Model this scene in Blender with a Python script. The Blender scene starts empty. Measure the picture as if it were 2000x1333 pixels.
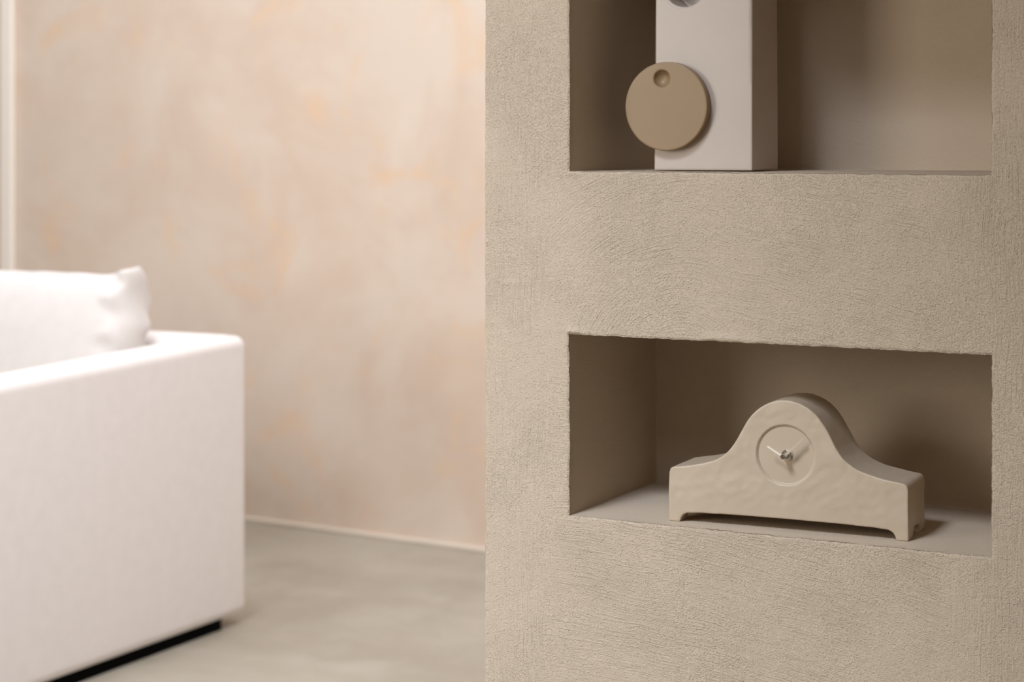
import bpy, bmesh, math, random
import numpy as np
from mathutils import Vector, Matrix, noise

# ------------------------------------------------------------------ camera, world, lights, exposure
scene = bpy.context.scene
COL = scene.collection
EYE = 1.05
YAW = math.radians(27.8)
FOCAL_PX = 3700.0

cam_data = bpy.data.cameras.new('camera')
cam = bpy.data.objects.new('camera', cam_data)
COL.objects.link(cam)
cam.location = (0, 0, EYE)
cam.rotation_euler = (math.radians(90), 0, YAW)
cam_data.sensor_width = 36.0
cam_data.lens = FOCAL_PX / 2000.0 * 36.0
cam_data.shift_y = -(666.5 - 300.0) / 2000.0
cam_data.clip_start = 0.05
cam_data.dof.use_dof = True
cam_data.dof.focus_distance = 2.14
cam_data.dof.aperture_fstop = 5.2
scene.camera = cam

world = bpy.data.worlds.new('world')
scene.world = world
world.use_nodes = True
world.node_tree.nodes['Background'].inputs[0].default_value = (1.0, 0.80, 0.60, 1)
world.node_tree.nodes['Background'].inputs[1].default_value = 0.215

scene.view_settings.view_transform = 'Standard'
scene.view_settings.look = 'None'
scene.view_settings.gamma = 1.0
scene.view_settings.use_curve_mapping = False
scene.view_settings.exposure = 0.0
scene.cycles.use_denoising = True
scene.cycles.max_bounces = 8
scene.cycles.sample_clamp_indirect = 4.0


def area_light(name, loc, target, sx, sy, power, color, spread=180):
    d = bpy.data.lights.new(name, 'AREA')
    d.shape = 'RECTANGLE'
    d.size, d.size_y = sx, sy
    d.energy = power
    d.color = color
    d.spread = math.radians(spread)
    o = bpy.data.objects.new(name, d)
    COL.objects.link(o)
    o.location = loc
    o.rotation_euler = (Vector(target) - Vector(loc)).to_track_quat('-Z', 'Y').to_euler()
    return o


# added unseen lamp over the near half of the room (lights the plaster pier and its niches)
area_light('added_overhead_light', (-1.317, -0.218, 3.05), (-1.36, 2.02, -0.72), 0.75, 0.75, 16.6, (0.89, 0.99, 1.15), 56)
# added lamp for an assumed skylight over the sofa and the far wall
area_light('assumed_skylight_light', (-2.6, 3.1, 3.1), (-2.6, 3.25, 0.0), 3.6, 1.7, 86, (0.95, 0.98, 1.06))
# lamp for an assumed, unseen window on the near left
area_light('assumed_window_light', (-2.7, -1.0, 1.55), (-1.6, 3.0, 0.9), 1.1, 1.4, 44, (1.0, 0.94, 0.85))
# added unseen fill lamp that washes the far wall and cushion
area_light('far_wall_fill_light', (-1.3, 0.0, 2.5), (-3.1, 4.2, 0.8), 1.2, 1.0, 11, (0.95, 0.98, 1.06), 60)
# added lamp on the right, hidden behind the pier, brightens the sofa side
area_light('added_side_light', (0.9, 3.2, 1.75), (-2.6, 3.5, 0.6), 1.0, 1.5, 22, (0.97, 0.98, 1.03))


# ------------------------------------------------------------------ helpers
def link(name, me, mat=None, parent=None, smooth=True):
    o = bpy.data.objects.new(name, me)
    COL.objects.link(o)
    if mat is not None:
        me.materials.clear()
        me.materials.append(mat)
    if smooth:
        for p in me.polygons:
            p.use_smooth = True
    if parent is not None:
        o.parent = parent
    return o


def bm_obj(name, bm, mat=None, parent=None, smooth=True):
    bmesh.ops.recalc_face_normals(bm, faces=bm.faces[:])
    me = bpy.data.meshes.new(name)
    bm.to_mesh(me)
    bm.free()
    return link(name, me, mat, parent, smooth)


def structure(o):
    o['kind'] = 'structure'
    return o


def thing(name, label, cat, loc, rz=0.0, group=None):
    o = bpy.data.objects.new(name, None)
    o.empty_display_size = 0.05
    COL.objects.link(o)
    o.location = loc
    o.rotation_euler = (0, 0, rz)
    o['label'] = label
    o['category'] = cat
    if group:
        o['group'] = group
    return o


def add_box(bm, x0, x1, y0, y1, z0, z1):
    vs = [bm.verts.new((x, y, z)) for z in (z0, z1) for y in (y0, y1) for x in (x0, x1)]
    for f in ((0, 2, 3, 1), (4, 5, 7, 6), (0, 1, 5, 4), (2, 6, 7, 3), (0, 4, 6, 2), (1, 3, 7, 5)):
        bm.faces.new([vs[i] for i in f])


def box_mesh(name, x0, x1, y0, y1, z0, z1, bevel=0.0, seg=3):
    bm = bmesh.new()
    add_box(bm, x0, x1, y0, y1, z0, z1)
    if bevel:
        bmesh.ops.bevel(bm, geom=bm.edges[:], offset=bevel, segments=seg, profile=0.5, affect='EDGES')
    bmesh.ops.recalc_face_normals(bm, faces=bm.faces[:])
    me = bpy.data.meshes.new(name)
    bm.to_mesh(me)
    bm.free()
    return me


def prism_mesh(name, pts, y0, y1):
    """closed outline pts in (x, z) pulled from y0 to y1"""
    bm = bmesh.new()
    a = [bm.verts.new((x, y0, z)) for x, z in pts]
    b = [bm.verts.new((x, y1, z)) for x, z in pts]
    n = len(pts)
    bm.faces.new(a)
    bm.faces.new(b[::-1])
    for i in range(n):
        j = (i + 1) % n
        bm.faces.new((a[i], b[i], b[j], a[j]))
    bmesh.ops.recalc_face_normals(bm, faces=bm.faces[:])
    me = bpy.data.meshes.new(name)
    bm.to_mesh(me)
    bm.free()
    return me


def cyl_bm(bm, r0, r1, p0, p1, n=48):
    """capped cone frustum between two points"""
    p0, p1 = Vector(p0), Vector(p1)
    q = (p1 - p0).to_track_quat('Z', 'Y')
    a, b = [], []
    for i in range(n):
        t = 2 * math.pi * i / n
        e = Vector((math.cos(t), math.sin(t), 0))
        a.append(bm.verts.new(p0 + q @ (e * r0)))
        b.append(bm.verts.new(p1 + q @ (e * r1)))
    for i in range(n):
        j = (i + 1) % n
        bm.faces.new((a[i], a[j], b[j], b[i]))
    bm.faces.new(a[::-1])
    bm.faces.new(b)


def mesh_from_bm(name, bm):
    bmesh.ops.recalc_face_normals(bm, faces=bm.faces[:])
    me = bpy.data.meshes.new(name)
    bm.to_mesh(me)
    bm.free()
    return me


def sculpt(me, cutters=(), voxel=None, smooth_iter=0, late_cutters=()):
    """apply booleans, voxel remesh and smoothing to a mesh; returns the finished mesh"""
    tmp = bpy.data.objects.new('tmp', me)
    COL.objects.link(tmp)
    cobs = []

    def cut(ms):
        for c in ms:
            co = bpy.data.objects.new('tmp_cut', c)
            COL.objects.link(co)
            cobs.append(co)
            m = tmp.modifiers.new('cut', 'BOOLEAN')
            m.operation = 'DIFFERENCE'
            m.solver = 'EXACT'
            m.object = co
    cut(cutters)
    if voxel:
        m = tmp.modifiers.new('remesh', 'REMESH')
        m.mode = 'VOXEL'
        m.voxel_size = voxel
        m.use_smooth_shade = True
    if smooth_iter:
        m = tmp.modifiers.new('smooth', 'SMOOTH')
        m.factor = 0.5
        m.iterations = smooth_iter
    cut(late_cutters)
    dg = bpy.context.evaluated_depsgraph_get()
    dg.update()
    out = bpy.data.meshes.new_from_object(tmp.evaluated_get(dg), preserve_all_data_layers=False, depsgraph=dg)
    bpy.data.objects.remove(tmp)
    for co in cobs:
        bpy.data.objects.remove(co)
    return out


# ------------------------------------------------------------------ materials
def new_mat(name):
    m = bpy.data.materials.new(name)
    m.use_nodes = True
    nt = m.node_tree
    return m, nt, nt.nodes['Principled BSDF']


class G:
    """small node-graph writer"""
    def __init__(self, nt):
        self.nt = nt

    def put(self, sock, v):
        if isinstance(v, bpy.types.NodeSocket):
            self.nt.links.new(v, sock)
        elif v is not None:
            sock.default_value = v

    def math(self, op, a, b=None, c=None, clamp=False):
        n = self.nt.nodes.new('ShaderNodeMath')
        n.operation = op
        n.use_clamp = clamp
        for i, v in enumerate((a, b, c)):
            self.put(n.inputs[i], v)
        return n.outputs[0]

    def xyz(self, x, y, z):
        n = self.nt.nodes.new('ShaderNodeCombineXYZ')
        for i, v in enumerate((x, y, z)):
            self.put(n.inputs[i], v)
        return n.outputs[0]

    def sep(self, v):
        n = self.nt.nodes.new('ShaderNodeSeparateXYZ')
        self.put(n.inputs[0], v)
        return n.outputs

    def coord(self):
        return self.nt.nodes.new('ShaderNodeTexCoord').outputs['Object']

    def noise(self, vec, scale, detail=2.0, rough=0.5, dist=0.0):
        n = self.nt.nodes.new('ShaderNodeTexNoise')
        self.put(n.inputs['Vector'], vec)
        n.inputs['Scale'].default_value = scale
        n.inputs['Detail'].default_value = detail
        n.inputs['Roughness'].default_value = rough
        n.inputs['Distortion'].default_value = dist
        return n.outputs['Fac']

    def voronoi(self, vec, scale, feature='SMOOTH_F1'):
        n = self.nt.nodes.new('ShaderNodeTexVoronoi')
        n.feature = feature
        self.put(n.inputs['Vector'], vec)
        n.inputs['Scale'].default_value = scale
        return n.outputs['Distance']

    def step(self, v, lo, hi, a=0.0, b=1.0):
        n = self.nt.nodes.new('ShaderNodeMapRange')
        n.interpolation_type = 'SMOOTHSTEP'
        self.put(n.inputs['Value'], v)
        n.inputs['From Min'].default_value = lo
        n.inputs['From Max'].default_value = hi
        n.inputs['To Min'].default_value = a
        n.inputs['To Max'].default_value = b
        return n.outputs['Result']

    def mixc(self, f, a, b):
        n = self.nt.nodes.new('ShaderNodeMix')
        n.data_type = 'RGBA'
        self.put(n.inputs[0], f)
        self.put(n.inputs[6], a if isinstance(a, bpy.types.NodeSocket) else (*a, 1))
        self.put(n.inputs[7], b if isinstance(b, bpy.types.NodeSocket) else (*b, 1))
        return n.outputs[2]

    def bump(self, h, strength, dist, normal=None):
        n = self.nt.nodes.new('ShaderNodeBump')
        n.inputs['Strength'].default_value = strength
        n.inputs['Distance'].default_value = dist
        self.put(n.inputs['Height'], h)
        if normal is not None:
            self.put(n.inputs['Normal'], normal)
        return n.outputs[0]


def mat_pier():
    m, nt, b = new_mat('brushed_plaster')
    g = G(nt)
    co = g.coord()
    x, y, z = g.sep(co)
    warp = g.noise(co, 9.0, 2.0)
    warp = g.math('MULTIPLY', g.math('SUBTRACT', warp, 0.5), 0.02)
    # vertical strokes
    xw, zw = g.math('ADD', x, warp), g.math('ADD', z, warp)
    sv = g.noise(g.xyz(g.math('MULTIPLY', xw, 500.0), 0.0, g.math('MULTIPLY', z, 16.0)), 1.0, 3.0, 0.6)
    # nearly horizontal strokes, sagging to the right
    zs = g.math('ADD', zw, g.math('MULTIPLY', g.math('MULTIPLY', g.math('ADD', x, 1.05), g.math('ADD', x, 1.05)), 0.28))
    sh = g.noise(g.xyz(g.math('MULTIPLY', x, 15.0), 3.0, g.math('MULTIPLY', zs, 500.0)), 1.0, 3.0, 0.6)
    # arcs swept around a point above the lower niche
    dx, dz = g.math('SUBTRACT', xw, -0.845), g.math('SUBTRACT', zw, 0.79)
    rad = g.math('SQRT', g.math('ADD', g.math('MULTIPLY', dx, dx), g.math('MULTIPLY', dz, dz)))
    ang = g.math('ARCTAN2', dz, dx)
    sa = g.noise(g.xyz(g.math('MULTIPLY', rad, 480.0), 7.0, g.math('MULTIPLY', ang, 2.6)), 1.0, 3.0, 0.6)
    # regions
    left = g.step(x, -0.985, -1.035)
    right = g.step(x, -0.56, -0.50)
    edge = g.math('MAXIMUM', left, right)
    mid = g.math('MULTIPLY', g.step(z, 0.80, 0.86), g.step(x, -0.72, -0.84))
    s = nt.nodes.new('ShaderNodeMix')

    def mixf(f, a, c):
        n = nt.nodes.new('ShaderNodeMix')
        g.put(n.inputs[0], f)
        g.put(n.inputs[2], a)
        g.put(n.inputs[3], c)
        return n.outputs[0]
    nt.nodes.remove(s)
    st = mixf(edge, mixf(mid, sh, sa), sv)
    st = g.step(st, 0.44, 0.76)
    stamp = g.step(g.noise(co, 13.0, 2.0), 0.36, 0.64, 0.40, 1.0)
    st = g.math('MULTIPLY', st, stamp)
    # sandy grain
    gr = g.step(g.noise(co, 720.0, 2.0, 0.6), 0.42, 0.74)
    gr2 = g.step(g.noise(co, 390.0, 2.0, 0.55), 0.52, 0.74)
    grain = g.math('ADD', g.math('MULTIPLY', gr, 0.55), g.math('MULTIPLY', gr2, 0.56))
    patch = g.step(g.noise(co, 7.0, 2.0), 0.35, 0.65, 0.68, 1.0)
    grain = g.math('MULTIPLY', grain, patch)
    h = g.math('ADD', g.math('MULTIPLY', st, 0.62), grain)
    # niche interiors were smoothed by hand
    inside = g.step(y, 2.022, 2.034, 1.0, 0.42)
    h = g.math('MULTIPLY', h, inside)
    nt.links.new(g.bump(h, 0.95, 0.0012), b.inputs['Normal'])
    var = g.step(g.noise(co, 5.0, 3.0), 0.3, 0.7)
    c = g.mixc(var, (0.53, 0.433, 0.328), (0.55, 0.45, 0.342))
    nt.links.new(c, b.inputs['Base Color'])
    b.inputs['Roughness'].default_value = 0.9
    b.inputs['Specular IOR Level'].default_value = 0.15
    return m


def mat_limewash():
    m, nt, b = new_mat('limewash_plaster')
    g = G(nt)
    co = g.coord()
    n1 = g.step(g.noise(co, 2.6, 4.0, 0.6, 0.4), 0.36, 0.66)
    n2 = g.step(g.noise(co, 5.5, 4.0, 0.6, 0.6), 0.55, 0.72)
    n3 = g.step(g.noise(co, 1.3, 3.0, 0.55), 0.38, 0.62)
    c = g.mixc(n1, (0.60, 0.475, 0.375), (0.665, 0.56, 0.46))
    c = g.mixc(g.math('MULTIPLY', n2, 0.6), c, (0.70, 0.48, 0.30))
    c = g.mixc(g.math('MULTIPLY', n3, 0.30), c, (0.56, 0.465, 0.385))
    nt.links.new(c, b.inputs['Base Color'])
    nt.links.new(g.bump(g.noise(co, 60.0, 4.0), 0.3, 0.003), b.inputs['Normal'])
    b.inputs['Roughness'].default_value = 0.75
    b.inputs['Specular IOR Level'].default_value = 0.2
    return m


def mat_concrete():
    m, nt, b = new_mat('polished_concrete')
    g = G(nt)
    co = g.coord()
    n1 = g.step(g.noise(co, 2.2, 4.0, 0.6, 0.5), 0.35, 0.66)
    n2 = g.step(g.noise(co, 6.0, 5.0, 0.6), 0.45, 0.72)
    c = g.mixc(n1, (0.315, 0.275, 0.215), (0.375, 0.335, 0.27))
    c = g.mixc(g.math('MULTIPLY', n2, 0.5), c, (0.42, 0.385, 0.32))
    nt.links.new(c, b.inputs['Base Color'])
    nt.links.new(g.step(g.noise(co, 4.0, 3.0), 0.3, 0.7, 0.30, 0.48), b.inputs['Roughness'])
    nt.links.new(g.bump(g.noise(co, 3.0, 3.0), 0.25, 0.004), b.inputs['Normal'])
    b.inputs['Specular IOR Level'].default_value = 0.4
    return m


def mat_fabric(name, col):
    m, nt, b = new_mat(name)
    g = G(nt)
    co = g.coord()
    n = g.noise(co, 700.0, 2.0)
    big = g.noise(co, 30.0, 3.0)
    c = g.mixc(g.step(g.math('ADD', g.math('MULTIPLY', n, 0.5), g.math('MULTIPLY', big, 0.5)), 0.35, 0.65),
               tuple(v * 0.95 for v in col), col)
    nt.links.new(c, b.inputs['Base Color'])
    nt.links.new(g.bump(n, 0.4, 0.001), b.inputs['Normal'])
    b.inputs['Roughness'].default_value = 0.95
    b.inputs['Specular IOR Level'].default_value = 0.1
    b.inputs['Sheen Weight'].default_value = 0.15
    return m


def mat_ceramic(name, col, rough, spec, bump=0.0, coat=0.0):
    m, nt, b = new_mat(name)
    g = G(nt)
    co = g.coord()
    var = g.step(g.noise(co, 22.0, 3.0), 0.3, 0.7)
    nt.links.new(g.mixc(var, tuple(v * 0.97 for v in col), col), b.inputs['Base Color'])
    b.inputs['Roughness'].default_value = rough
    b.inputs['Specular IOR Level'].default_value = spec
    b.inputs['Coat Weight'].default_value = coat
    b.inputs['Coat Roughness'].default_value = 0.25
    if bump:
        nt.links.new(g.bump(g.noise(co, 55.0, 3.0, 0.5), bump, 0.004), b.inputs['Normal'])
    return m


def mat_plain(name, col, rough=0.6, metal=0.0):
    m, nt, b = new_mat(name)
    g = G(nt)
    co = g.coord()
    nt.links.new(g.mixc(g.noise(co, 40.0, 2.0), tuple(v * 0.96 for v in col), col), b.inputs['Base Color'])
    b.inputs['Roughness'].default_value = rough
    b.inputs['Metallic'].default_value = metal
    return m


M_PIER = mat_pier()
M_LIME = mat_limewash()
M_FLOOR = mat_concrete()
M_FABRIC = mat_fabric('white_upholstery', (0.80, 0.745, 0.71))
M_CUSHION = mat_fabric('white_cushion_cloth', (0.68, 0.64, 0.61))
M_BLACK = mat_plain('black_plinth', (0.002, 0.002, 0.002), 1.0)
M_BLACK.node_tree.nodes['Principled BSDF'].inputs['Specular IOR Level'].default_value = 0.05
M_TRIM = mat_plain('pale_trim_paint', (0.84, 0.77, 0.68), 0.5)
M_SKIRT = mat_plain('pale_skirting_paint', (0.70, 0.61, 0.50), 0.6)
M_CLOCK = mat_ceramic('matte_beige_glaze', (0.485, 0.392, 0.287), 0.42, 0.45, 0.12)
M_DIAL = mat_ceramic('smooth_beige_glaze', (0.485, 0.392, 0.287), 0.45, 0.4)
M_HAND = mat_plain('cream_hand_paint', (0.80, 0.74, 0.64), 0.4)
M_HAND2 = mat_plain('beige_hand_paint', (0.54, 0.445, 0.34), 0.35)
M_CHROME = mat_plain('chrome', (0.75, 0.74, 0.72), 0.12, 1.0)
M_VASE = mat_ceramic('white_satin_glaze', (0.465, 0.392, 0.335), 0.35, 0.45)
M_DISC = mat_ceramic('tan_satin_glaze', (0.265, 0.175, 0.092), 0.36, 0.35)

# ------------------------------------------------------------------ large structure
structure(link('floor', box_mesh('floor', -5.6, 1.6, -3.0, 4.9, -0.08, 0.0), M_FLOOR, smooth=False))

BX, BY, BS = -2.39, 4.383, -0.0709          # the far wall runs a few degrees off the pier


def back_y(x):
    return BY + BS * (x - BX)


def slanted_strip(name, xa, xb, off0, off1, z0, z1, mat, bevel=0.0):
    bm = bmesh.new()
    vs = []
    for z in (z0, z1):
        for off in (off0, off1):
            for x in (xa, xb):
                vs.append(bm.verts.new((x, back_y(x) + off, z)))
    for f in ((0, 2, 3, 1), (4, 5, 7, 6), (0, 1, 5, 4), (2, 6, 7, 3), (0, 4, 6, 2), (1, 3, 7, 5)):
        bm.faces.new([vs[i] for i in f])
    if bevel:
        bmesh.ops.bevel(bm, geom=bm.edges[:], offset=bevel, segments=2, profile=0.5, affect='EDGES')
    return structure(bm_obj(name, bm, mat, smooth=False))


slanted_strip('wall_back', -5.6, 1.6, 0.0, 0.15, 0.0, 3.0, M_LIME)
slanted_strip('baseboard_back', -4.2, 1.6, -0.014, 0.0, 0.0, 0.012, M_SKIRT, 0.003)
slanted_strip('trim_1', -4.178, -4.124, -0.02, 0.0, 0.0, 3.0, M_TRIM, 0.006)

# ------------------------------------------------------------------ the plaster pier with its two niches
PY, PBACK = 2.020, 2.42                     # front face, rear face
PX0, PX1 = -1.1025, 1.6
NX0, NX1, ND = -0.9885, -0.4886, 0.262      # niche left, right, depth
NICHES = [(0.6200, 0.8355), (1.0282, 1.345)]


def frange(a, b, step):
    n = max(1, int(round((b - a) / step)))
    return [a + (b - a) * i / n for i in range(n)]


def build_pier():
    fine = 0.0028
    near = [0, 0.0008, 0.0016, 0.0026, 0.0038, 0.0052]
    # columns and rows of the front grid, with extra lines close to every niche edge
    def lines(stops, lo_coarse, hi_coarse):
        out = []
        for (a, b, st) in stops:
            out += frange(a, b, st)
        out.append(stops[-1][1])
        return out
    e = 0.0052
    def around(c):
        return sorted([c - d for d in near] + [c + d for d in near[1:]])
    xs = frange(PX0 + e, NX0 - e, fine)
    xs = [PX0 + d for d in near[:-1]] + xs + around(NX0)[:-1] + frange(NX0 + e, NX1 - e, fine) + around(NX1)[:-1] \
        + frange(NX1 + e, -0.42, fine) + frange(-0.42, PX1, 0.25) + [PX1]
    zb = [0.0, 0.15, 0.3]
    (a0, a1), (b0, b1) = NICHES
    zs = zb + frange(0.37, a0 - e, fine) + around(a0)[:-1] + frange(a0 + e, a1 - e, fine) + around(a1)[:-1] \
        + frange(a1 + e, b0 - e, fine) + around(b0)[:-1] + frange(b0 + e, 1.26, fine) + frange(1.26, b1 - e, 0.02) \
        + around(b1)[:-1] + frange(b1 + e, 2.9, 0.25) + [2.9]
    xs = sorted(set(round(v, 6) for v in xs))
    zs = sorted(set(round(v, 6) for v in zs))
    ys = [0.0008, 0.0016, 0.0026, 0.0038, 0.0052, 0.008, 0.012] + frange(0.018, ND, 0.008) + [ND]
    idx = {}
    V, F = [], []

    def vid(key, p):
        if key not in idx:
            idx[key] = len(V)
            V.append(p)
        return idx[key]
    eps = 1e-5
    ix = {v: i for i, v in enumerate(xs)}

    def find(arr, v):
        return min(range(len(arr)), key=lambda i: abs(arr[i] - v))
    nx0, nx1 = find(xs, NX0), find(xs, NX1)
    holes = [(find(zs, z0), find(zs, z1)) for z0, z1 in NICHES]

    def fv(i, j):
        return vid(('f', i, j), (xs[i], PY, zs[j]))

    def in_hole(i, j):
        if not (nx0 <= i < nx1):
            return False
        return any(h0 <= j < h1 for h0, h1 in holes)
    for i in range(len(xs) - 1):
        for j in range(len(zs) - 1):
            if not in_hole(i, j):
                F.append((fv(i, j), fv(i + 1, j), fv(i + 1, j + 1), fv(i, j + 1)))
    for hi, (h0, h1) in enumerate(holes):
        ring = [(i, h0) for i in range(nx0, nx1)] + [(nx1, j) for j in range(h0, h1)] + \
               [(i, h1) for i in range(nx1, nx0, -1)] + [(nx0, j) for j in range(h1, h0, -1)]

        def nv(k, r):
            i, j = ring[r % len(ring)]
            if k == 0:
                return fv(i, j)
            d = ys[k - 1]
            return vid(('n', hi, i, j, k), (xs[i], PY + d, zs[j]))
        K = len(ys)
        for k in range(K):
            for r in range(len(ring)):
                F.append((nv(k, r), nv(k, r + 1), nv(k + 1, r + 1), nv(k + 1, r)))
        # rear face of the niche
        def bv(i, j):
            if i in (nx0, nx1) or j in (h0, h1):
                return vid(('n', hi, i, j, K), (xs[i], PY + ND, zs[j]))
            return vid(('b', hi, i, j), (xs[i], PY + ND, zs[j]))
        for i in range(nx0, nx1):
            for j in range(h0, h1):
                F.append((bv(i, j), bv(i + 1, j), bv(i + 1, j + 1), bv(i, j + 1)))
    # outer end, rear and top of the pier
    n = len(xs) - 1
    mz = len(zs) - 1
    for j in range(mz):
        a, b2 = fv(0, j), fv(0, j + 1)
        c = vid(('e', j), (PX0, PBACK, zs[j]))
        d = vid(('e', j + 1), (PX0, PBACK, zs[j + 1]))
        F.append((c, a, b2, d))
    r0, r1 = vid(('r', 0), (PX1, PBACK, 0.0)), vid(('r', 1), (PX1, PBACK, 2.9))
    F.append((vid(('e', 0), None), vid(('e', mz), None), r1, r0))

    P = np.array(V, dtype=np.float64)
    # ---- rounding of the rims, chipped by noise
    front = np.abs(P[:, 1] - PY) < 1e-7
    out = P.copy()
    for k in range(len(P)):
        x, y, z = P[k]
        if not (-1.11 < x < -0.40 and 0.3 < z < 1.5):
            continue
        if front[k]:
            # distance to the nearest rim (outside the hole)
            best, bd = None, 1.0
            for (z0, z1) in NICHES:
                ddx = max(NX0 - x, 0, x - NX1)
                ddz = max(z0 - z, 0, z - z1)
                d = math.hypot(ddx, ddz)
                if d < bd:
                    bd, best = d, (z0, z1)
            dend = x - PX0
            nv_ = noise.noise(Vector((x * 55, 1.7, z * 55)))
            nv2 = noise.noise(Vector((x * 210, 9.1, z * 210)))
            if bd < 0.0053:
                r = 0.0026 + 0.0016 * nv_ + 0.0012 * nv2
                r = min(max(r, 0.0012), 0.0052)
                if bd < r:
                    out[k, 1] += r - math.sqrt(max(r * r - (r - bd) ** 2, 0)) * 1.0 if bd > 0 else r * 0.55
                    if bd > 0:
                        out[k, 1] = PY + min(out[k, 1] - PY, r * 0.55)
            if dend < 0.0053:
                r = 0.003
                if dend < r:
                    out[k, 1] += min(r - math.sqrt(max(r * r - (r - dend) ** 2, 0)), r * 0.6)
        else:
            pass
    # ---- hand-trowelled unevenness
    for k in range(len(P)):
        x, y, z = P[k]
        if not (-1.11 < x < -0.36 and 0.25 < z < 1.5) or y > PY + ND + 0.01:
            continue
        v = Vector((x, y, z))
        big = noise.noise(v * 7.0 + Vector((3, 1, 5)))
        mid = noise.noise(v * 24.0 + Vector((7, 2, 1)))
        sm = noise.noise(v * 75.0)
        ty = noise.noise(v * 170.0 + Vector((1, 8, 3)))
        amt = 0.0009 * big + 0.0004 * mid + 0.00025 * sm
        rim_x = min(abs(x - NX0), abs(x - NX1))
        if front[k]:
            out[k, 1] += amt + 0.00025 * ty
            # lumps of plaster left along the rims
            for (lx, lz, wx, wz, hh) in ((-0.795, 0.8395, 0.016, 0.0035, 0.0022), (-0.81, 0.841, 0.007, 0.004, 0.0016), (-0.985, 0.839, 0.010, 0.003, 0.0020),
                                         (-0.9925, 0.822, 0.0025, 0.012, 0.0016), (-0.675, 0.848, 0.010, 0.003, 0.0010), (-0.985, 1.0255, 0.007, 0.003, 0.0015),
                                         (-1.07, 0.893, 0.022, 0.002, 0.0012), (-1.096, 0.944, 0.006, 0.003, 0.0015)):
                q = ((x - lx) / wx) ** 2 + ((z - lz) / wz) ** 2
                if q < 6:
                    out[k, 1] -= hh * math.exp(-q) * (1 + 0.9 * noise.noise(v * 260.0))
            d = 1.0
            for (z0, z1) in NICHES:
                d = min(d, math.hypot(max(NX0 - x, 0, x - NX1), max(z0 - z, 0, z - z1)))
            w = max(0.0, 1 - d / 0.006)
            if w > 0:
                out[k, 0] += w * (0.0004 * sm + 0.0006 * ty + 0.0003 * mid)
                out[k, 2] += w * (0.0007 * noise.noise(v * 60.0 + Vector((5, 5, 5))) + 0.0008 * noise.noise(v * 190.0 + Vector((2, 5, 9))))
            we = max(0.0, 1 - (x - PX0) / 0.006)
            if we > 0:
                out[k, 0] += we * (0.0006 * sm + 0.0006 * ty)
        else:
            for (z0, z1) in NICHES:
                if z0 - 0.01 < z < z1 + 0.01 and NX0 - 0.01 < x < NX1 + 0.01:
                    depth = y - PY
                    f = 1.0
                    if abs(depth - ND) < 1e-4:
                        out[k, 1] += 0.8 * amt
                    if rim_x < 1e-4:
                        out[k, 0] += amt * f + (0.0004 * sm + 0.0006 * ty + 0.0003 * mid) * max(0, 1 - depth / 0.006)
                    if min(abs(z - z0), abs(z - z1)) < 1e-4:
                        wz = max(0, 1 - depth / 0.006)
                        out[k, 2] += amt * 0.35 * (1 - wz) + wz * (0.0007 * noise.noise(v * 60.0 + Vector((5, 5, 5))) + 0.0008 * noise.noise(v * 190.0 + Vector((2, 5, 9))))
    # the ledge of the upper niche sags a little to the right and rises to the back
    z0 = NICHES[1][0]
    for k in range(len(P)):
        x, y, z = P[k]
        if NX0 - 0.02 < x < NX1 + 0.02 and 0.98 < z < 1.08:
            w = 1 - min(1, abs(z - z0) / 0.045)
            t = (x - NX0) / (NX1 - NX0)
            out[k, 2] += w * (0.0006 - 0.0020 * t + 0.0022 * max(0, (y - PY)) / ND * (0.4 + 0.9 * t))
    me = bpy.data.meshes.new('wall_right')
    me.from_pydata(out.tolist(), [], F)
    me.validate()
    bm = bmesh.new()
    bm.from_mesh(me)
    bmesh.ops.recalc_face_normals(bm, faces=bm.faces[:])
    bm.to_mesh(me)
    bm.free()
    o = link('wall_right', me, M_PIER)
    return structure(o)


build_pier()

# ------------------------------------------------------------------ sofa
AX, AW = -2.5, 0.112                          # outer face and thickness of the near arm
SB, SF = 3.477, 2.53                         # rear and front of the sofa
sofa = thing('sofa', 'white upholstered sofa with straight arms on the concrete floor by the far wall', 'sofa', (AX, SF, 0))


def soft_box(name, x0, x1, y0, y1, z0, z1, r, mat, parent, puff=0.0, cuts=14):
    bm = bmesh.new()
    add_box(bm, x0, x1, y0, y1, z0, z1)
    bmesh.ops.bevel(bm, geom=bm.edges[:], offset=r, segments=6, profile=0.5, affect='EDGES')
    me = mesh_from_bm(name, bm)
    o = link(name, me, mat, parent)
    off = parent.location
    for v in me.vertices:
        v.co -= off
    return o


soft_box('base', AX - 2.2 + AW, AX - AW, SF + 0.02, SB - 0.12, 0.035, 0.27, 0.02, M_FABRIC, sofa)
for ax in (AX - AW, AX - 2.2):
    side = [(SF, 0.022), (SB, 0.022), (SB, 0.643), (SF, 0.6155)]
    bm = bmesh.new()
    va = [bm.verts.new((ax, y, z)) for y, z in side]
    vb = [bm.verts.new((ax + AW, y, z)) for y, z in side]
    bm.faces.new(va)
    bm.faces.new(vb[::-1])
    for i in range(len(side)):
        j = (i + 1) % len(side)
        bm.faces.new((va[i], vb[i], vb[j], va[j]))
    bmesh.ops.recalc_face_normals(bm, faces=bm.faces[:])
    bm.edges.ensure_lookup_table()
    bmesh.ops.bevel(bm, geom=[e for e in bm.edges if e.calc_face_angle(0) > 0.3], offset=0.024, segments=6, profile=0.5, affect='EDGES')
    arm = bm_obj('arm', bm, M_FABRIC, sofa)
    for v in arm.data.vertices:
        v.co -= sofa.location
soft_box('backrest', AX - 2.2 + 0.014, AX - 0.014, SB - 0.12, SB - 0.001, 0.022, 0.6445, 0.03, M_FABRIC, sofa)
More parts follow.
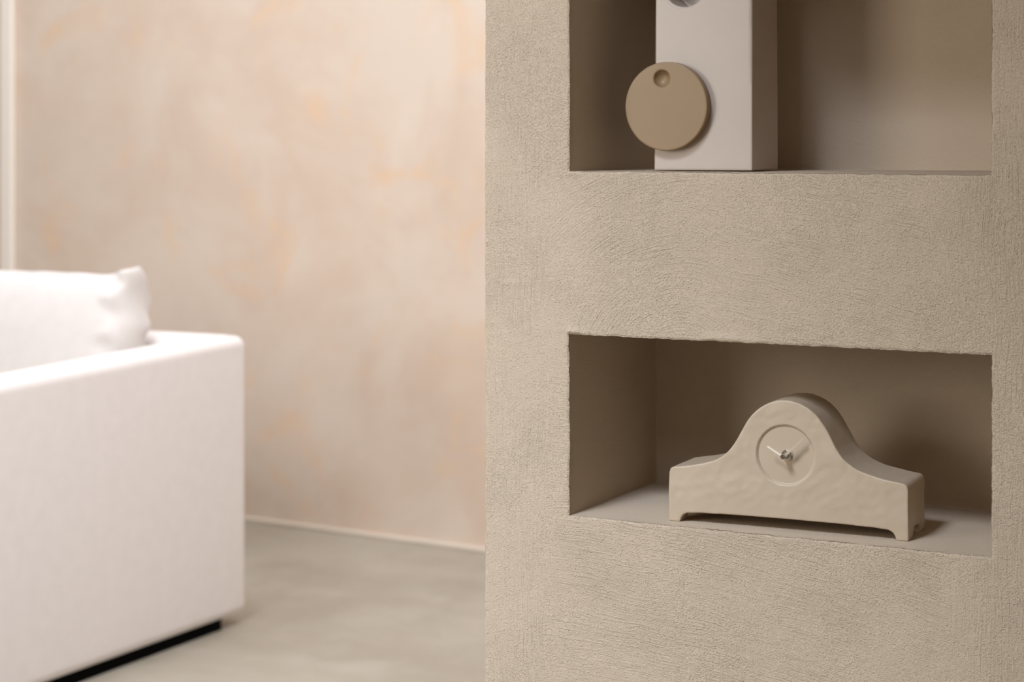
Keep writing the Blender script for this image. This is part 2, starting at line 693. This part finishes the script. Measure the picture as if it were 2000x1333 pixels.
for k in range(2):
    xa = AX - 2.2 + AW + k * (2.2 - 2 * AW) / 2
    soft_box('seat_cushion', xa + 0.003, xa + (2.2 - 2 * AW) / 2 - 0.003, SF + 0.01, SB - 0.125, 0.27, 0.355, 0.035, M_FABRIC, sofa)
pl = link('plinth', box_mesh('plinth', AX - 2.15, AX - 0.012, SF + 0.06, SB - 0.085, 0.0, 0.036), M_BLACK, sofa, smooth=False)
pl['label'] = 'black recessed plinth'
for v in pl.data.vertices:
    v.co -= sofa.location


def pillow(name, w, h, t, mat, label, cat, loc, tilt, rz):
    n = 72
    V, F = [], []

    def pt(i, j, side):
        u, v = -1 + 2 * i / n, -1 + 2 * j / n
        au, av = abs(u), abs(v)
        # outline: rounded corners that stand out as ears, edges drawn in between them
        k = 1 - 0.10 * (max(0.0, au + av - 1.4) / 0.6) ** 2
        pinch = 0.055 * math.exp(-((av - 0.62) / 0.22) ** 2) + 0.05 * (1 - av ** 2)
        x = w / 2 * u * k * (1 - pinch * au ** 5)
        z = h / 2 * v * k * (1 - 0.215 * (1 - u ** 6) * av ** 4)
        prof = max(0.0, 1 - au ** 6.0) ** 0.45 * max(0.0, 1 - av ** 2.8) ** 0.6
        y = side * t / 2 * prof
        near = max(au, av)
        wr = max(0.0, min(1.0, (near - 0.80) / 0.12)) * min(1.0, (1 - near) * 14)
        y += side * 0.026 * wr * noise.noise(Vector((x * 16, z * 24, side * 3.0)))
        x += 0.010 * wr * noise.noise(Vector((x * 12 + 5, z * 30, side * 2.0 + 9)))
        y += side * 0.006 * noise.noise(Vector((x * 4, z * 4, 1.0 + side))) * prof
        ear = max(0.0, au - 0.84) / 0.16 * max(0.0, av - 0.74) / 0.26
        y += side * 0.020 * min(1.0, ear * 3) * min(1.0, (1 - near) * 10)
        return (x, y, z)
    idx = {}
    for side in (-1, 1):
        for i in range(n + 1):
            for j in range(n + 1):
                edge = i in (0, n) or j in (0, n)
                key = (i, j, 0 if edge else side)
                if key not in idx:
                    idx[key] = len(V)
                    V.append(pt(i, j, side))
        for i in range(n):
            for j in range(n):
                def k(a, c):
                    e = a in (0, n) or c in (0, n)
                    return idx[(a, c, 0 if e else side)]
                f = (k(i, j), k(i + 1, j), k(i + 1, j + 1), k(i, j + 1))
                F.append(f if side < 0 else f[::-1])
    me = bpy.data.meshes.new(name)
    me.from_pydata(V, [], F)
    o = link(name, me, mat)
    m = o.modifiers.new('soft', 'SUBSURF')
    m.levels = m.render_levels = 1
    o.location = loc
    o.rotation_euler = (-tilt, 0, rz)
    o['label'] = label
    o['category'] = cat
    return o


pillow('sofa_cushion', 0.81, 0.492, 0.20, M_CUSHION, 'plump white cushion leaning on the sofa back behind the arm', 'cushion',
       (-3.022, 3.245, 0.590), math.radians(13), 0.0)

# ------------------------------------------------------------------ mantel clock in the lower niche
CM = Vector(((-0.8713 - 0.5897) / 2, (2.0456 + 2.0587) / 2, 0.6200))
CR = math.radians(2.675)
clock = thing('mantel_clock', 'beige ceramic mantel clock with a round dial in the lower niche', 'clock', CM, CR)

half = [(0.1411, 0.0), (0.1408, 0.057), (0.1395, 0.0612), (0.1355, 0.0638), (0.1225, 0.0657), (0.103, 0.0694), (0.084, 0.0752), (0.0705, 0.0840),
        (0.0612, 0.0950), (0.0535, 0.1085), (0.0452, 0.1225), (0.0352, 0.1348), (0.0232, 0.1432), (0.0105, 0.1478), (0.0, 0.1490)]


def catmull(pts, sub=5):
    out = []
    for i in range(len(pts) - 1):
        p0 = pts[max(i - 1, 0)]
        p1, p2 = pts[i], pts[i + 1]
        p3 = pts[min(i + 2, len(pts) - 1)]
        for s in range(sub):
            t = s / sub
            out.append(tuple(0.5 * (2 * p1[a] + (p2[a] - p0[a]) * t + (2 * p0[a] - 5 * p1[a] + 4 * p2[a] - p3[a]) * t * t
                                    + (3 * p1[a] - p0[a] - 3 * p2[a] + p3[a]) * t ** 3) for a in (0, 1)))
    out.append(pts[-1])
    return out


rh = [half[0]] + catmull(half[1:], 5)
arch = [(0.1275, -0.002), (0.1262, 0.004), (0.1235, 0.0085), (0.1190, 0.0108), (0.100, 0.0122), (0.05, 0.0132), (0.0, 0.0136)]
outline = rh + [(-x, z) for x, z in rh[-2::-1]]
CT = 0.0800
body_me = prism_mesh('body', outline, 0.0, CT)
arch_all = arch + [(-x, z) for x, z in arch[-2::-1]]
cut_front = prism_mesh('c1', arch_all, -0.02, CT + 0.02)
sx = [(0.0235, -0.002), (0.0245, 0.005), (0.0275, 0.0095), (0.032, 0.0112), (CT - 0.032, 0.0112), (CT - 0.0275, 0.0095), (CT - 0.0245, 0.005), (CT - 0.0235, -0.002)]
cut_side = prism_mesh('c2', sx, -0.2, 0.2)
cut_side.transform(Matrix.Rotation(math.radians(90), 4, 'Z'))
body_me = sculpt(body_me, [cut_front, cut_side], 0.00105, 7)
DZ, DR = 0.0864, 0.0340
for v in body_me.vertices:
    p = v.co
    rd = math.hypot(p.x, p.z - DZ)
    w = min(1.0, max(0.0, (rd - 0.036) / 0.008)) * min(1.0, max(0.0, (p.z - 0.012) / 0.02))
    a = noise.noise(Vector((p.x * 34, p.y * 26, p.z * 38)))
    c = noise.noise(Vector((p.x * 80 + p.z * 40, p.y * 60, p.z * 95 - p.x * 55)) + Vector((4, 4, 4)))
    d = w * (0.0008 * a + 0.00042 * c)
    if p.y < CT * 0.5:
        p.y += d
    p.x += w * 0.0004 * a
    p.z += w * 0.0004 * c
cb = bmesh.new()
cyl_bm(cb, DR + 0.004, DR - 0.0004, (0, -0.0040, DZ), (0, 0.0004, DZ), 128)
cyl_cut = mesh_from_bm('c3', cb)
cb = bmesh.new()
cyl_bm(cb, DR + 0.0058, DR - 0.0022, (0, -0.005, DZ), (0, 0.0034, DZ), 128)
cyl_cut2 = mesh_from_bm('c4', cb)
body_me = sculpt(body_me, late_cutters=[cyl_cut2])
body_me = sculpt(body_me, voxel=0.0008, smooth_iter=3)
body = link('body', body_me, M_CLOCK, clock)

db = bmesh.new()
cyl_bm(db, DR - 0.0016, DR - 0.0016, (0, 0.0055, DZ), (0, 0.0029, DZ), 128)
bmesh.ops.recalc_face_normals(db, faces=db.faces[:])
dial_o = bm_obj('dial', db, M_DIAL, clock, smooth=False)
HX, HZc = 0.0016, 0.0866
hb = bmesh.new()
cyl_bm(hb, 0.0060, 0.0060, (HX, 0.003, HZc), (HX, 0.0006, HZc))
cyl_bm(hb, 0.0060, 0.0048, (HX, 0.0006, HZc), (HX, -0.0002, HZc))
cyl_bm(hb, 0.0047, 0.0047, (HX, 0.001, HZc), (HX, -0.0035, HZc), 6)
cyl_bm(hb, 0.0030, 0.0030, (HX, -0.003, HZc), (HX, -0.0150, HZc))
cyl_bm(hb, 0.0030, 0.0024, (HX, -0.0150, HZc), (HX, -0.0156, HZc))
hub = bm_obj('hand_shaft', hb, M_CHROME, clock, smooth=False)
hub['label'] = 'chrome hand shaft'


def hand(name, ang, length, tail, w0, w1, y, mat, label):
    bm = bmesh.new()
    ca, sa = math.cos(ang), math.sin(ang)
    prof = [(-tail, w0 / 2), (length - 0.0006, w1 / 2), (length, w1 / 2 - 0.0005), (length, -w1 / 2 + 0.0005), (length - 0.0006, -w1 / 2), (-tail, -w0 / 2)]
    pts = [(HX + ca * p - sa * q, HZc + sa * p + ca * q) for p, q in prof]
    a = [bm.verts.new((x, y, z)) for x, z in pts]
    b = [bm.verts.new((x, y + 0.0007, z)) for x, z in pts]
    bm.faces.new(a)
    bm.faces.new(b[::-1])
    for i in range(len(pts)):
        j = (i + 1) % len(pts)
        bm.faces.new((a[i], b[i], b[j], a[j]))
    o = bm_obj(name, bm, mat, clock, smooth=False)
    o['label'] = label
    return o


hand('hour_hand', math.radians(150), 0.0215, 0.001, 0.0021, 0.0019, -0.0135, M_HAND, 'cream hour hand')
hand('minute_hand', math.radians(44), 0.0305, 0.001, 0.0032, 0.0022, -0.0085, M_HAND2, 'beige minute hand')

# ------------------------------------------------------------------ tall vase with a disc in the upper niche
VY = 2.100
VX0, VX1, VD, VH = -0.9135, -0.7883, 0.089, 0.34
VZ = 1.0298
vase = thing('vase', 'tall white rectangular ceramic vase with a tan disc in the upper niche', 'vase', ((VX0 + VX1) / 2, VY + VD / 2, VZ))
vw = (VX1 - VX0) / 2
bm = bmesh.new()
bot = [(-vw, -VD / 2), (vw, -VD / 2), (vw, VD / 2), (-vw, VD / 2)]
tx = vw - 0.0022
top = [(-tx, -VD / 2 + 0.001), (tx + 0.0018, -VD / 2 + 0.001), (tx + 0.0018, VD / 2 - 0.001), (-tx, VD / 2 - 0.001)]
a = [bm.verts.new((x, y, 0.0)) for x, y in bot]
c = [bm.verts.new((x, y, VH)) for x, y in top]
bm.faces.new(a[::-1])
bm.faces.new(c)
for i in range(4):
    j = (i + 1) % 4
    bm.faces.new((a[i], a[j], c[j], c[i]))
vbm = mesh_from_bm('body', bm)
hb = bmesh.new()
HCX, HCZ = -0.874 - vase.location.x, 1.2257 + 0.0275 - VZ
cyl_bm(hb, 0.0275, 0.0275, (HCX, -VD, HCZ), (HCX, -VD / 2 + 0.045, HCZ), 96)
hole_cut = mesh_from_bm('c5', hb)
vbm = sculpt(vbm, [hole_cut], 0.0013, 8)
link('body', vbm, M_VASE, vase)

DCX, DCZ, DRR, DTH = -0.8932 - vase.location.x, 1.1064 - VZ, 0.0532, 0.0125
y1 = -VD / 2 + 0.0004
y0 = y1 - DTH
bm = bmesh.new()
cyl_bm(bm, DRR, DRR, (DCX, y0, DCZ), (DCX, y1, DCZ), 160)
dme = mesh_from_bm('disc', bm)
bm = bmesh.new()
bmesh.ops.create_uvsphere(bm, u_segments=48, v_segments=32, radius=0.0105)
for v in bm.verts:
    v.co.y *= 0.9
    v.co += Vector((DCX - 0.0052, y0 - 0.0012, DCZ + 0.0332))
sph = mesh_from_bm('c6', bm)
dme = sculpt(dme, [sph], 0.0007, 6)
dd = link('disc', dme, M_DISC, vase)
dd['label'] = 'round tan disc with a thumb dimple'
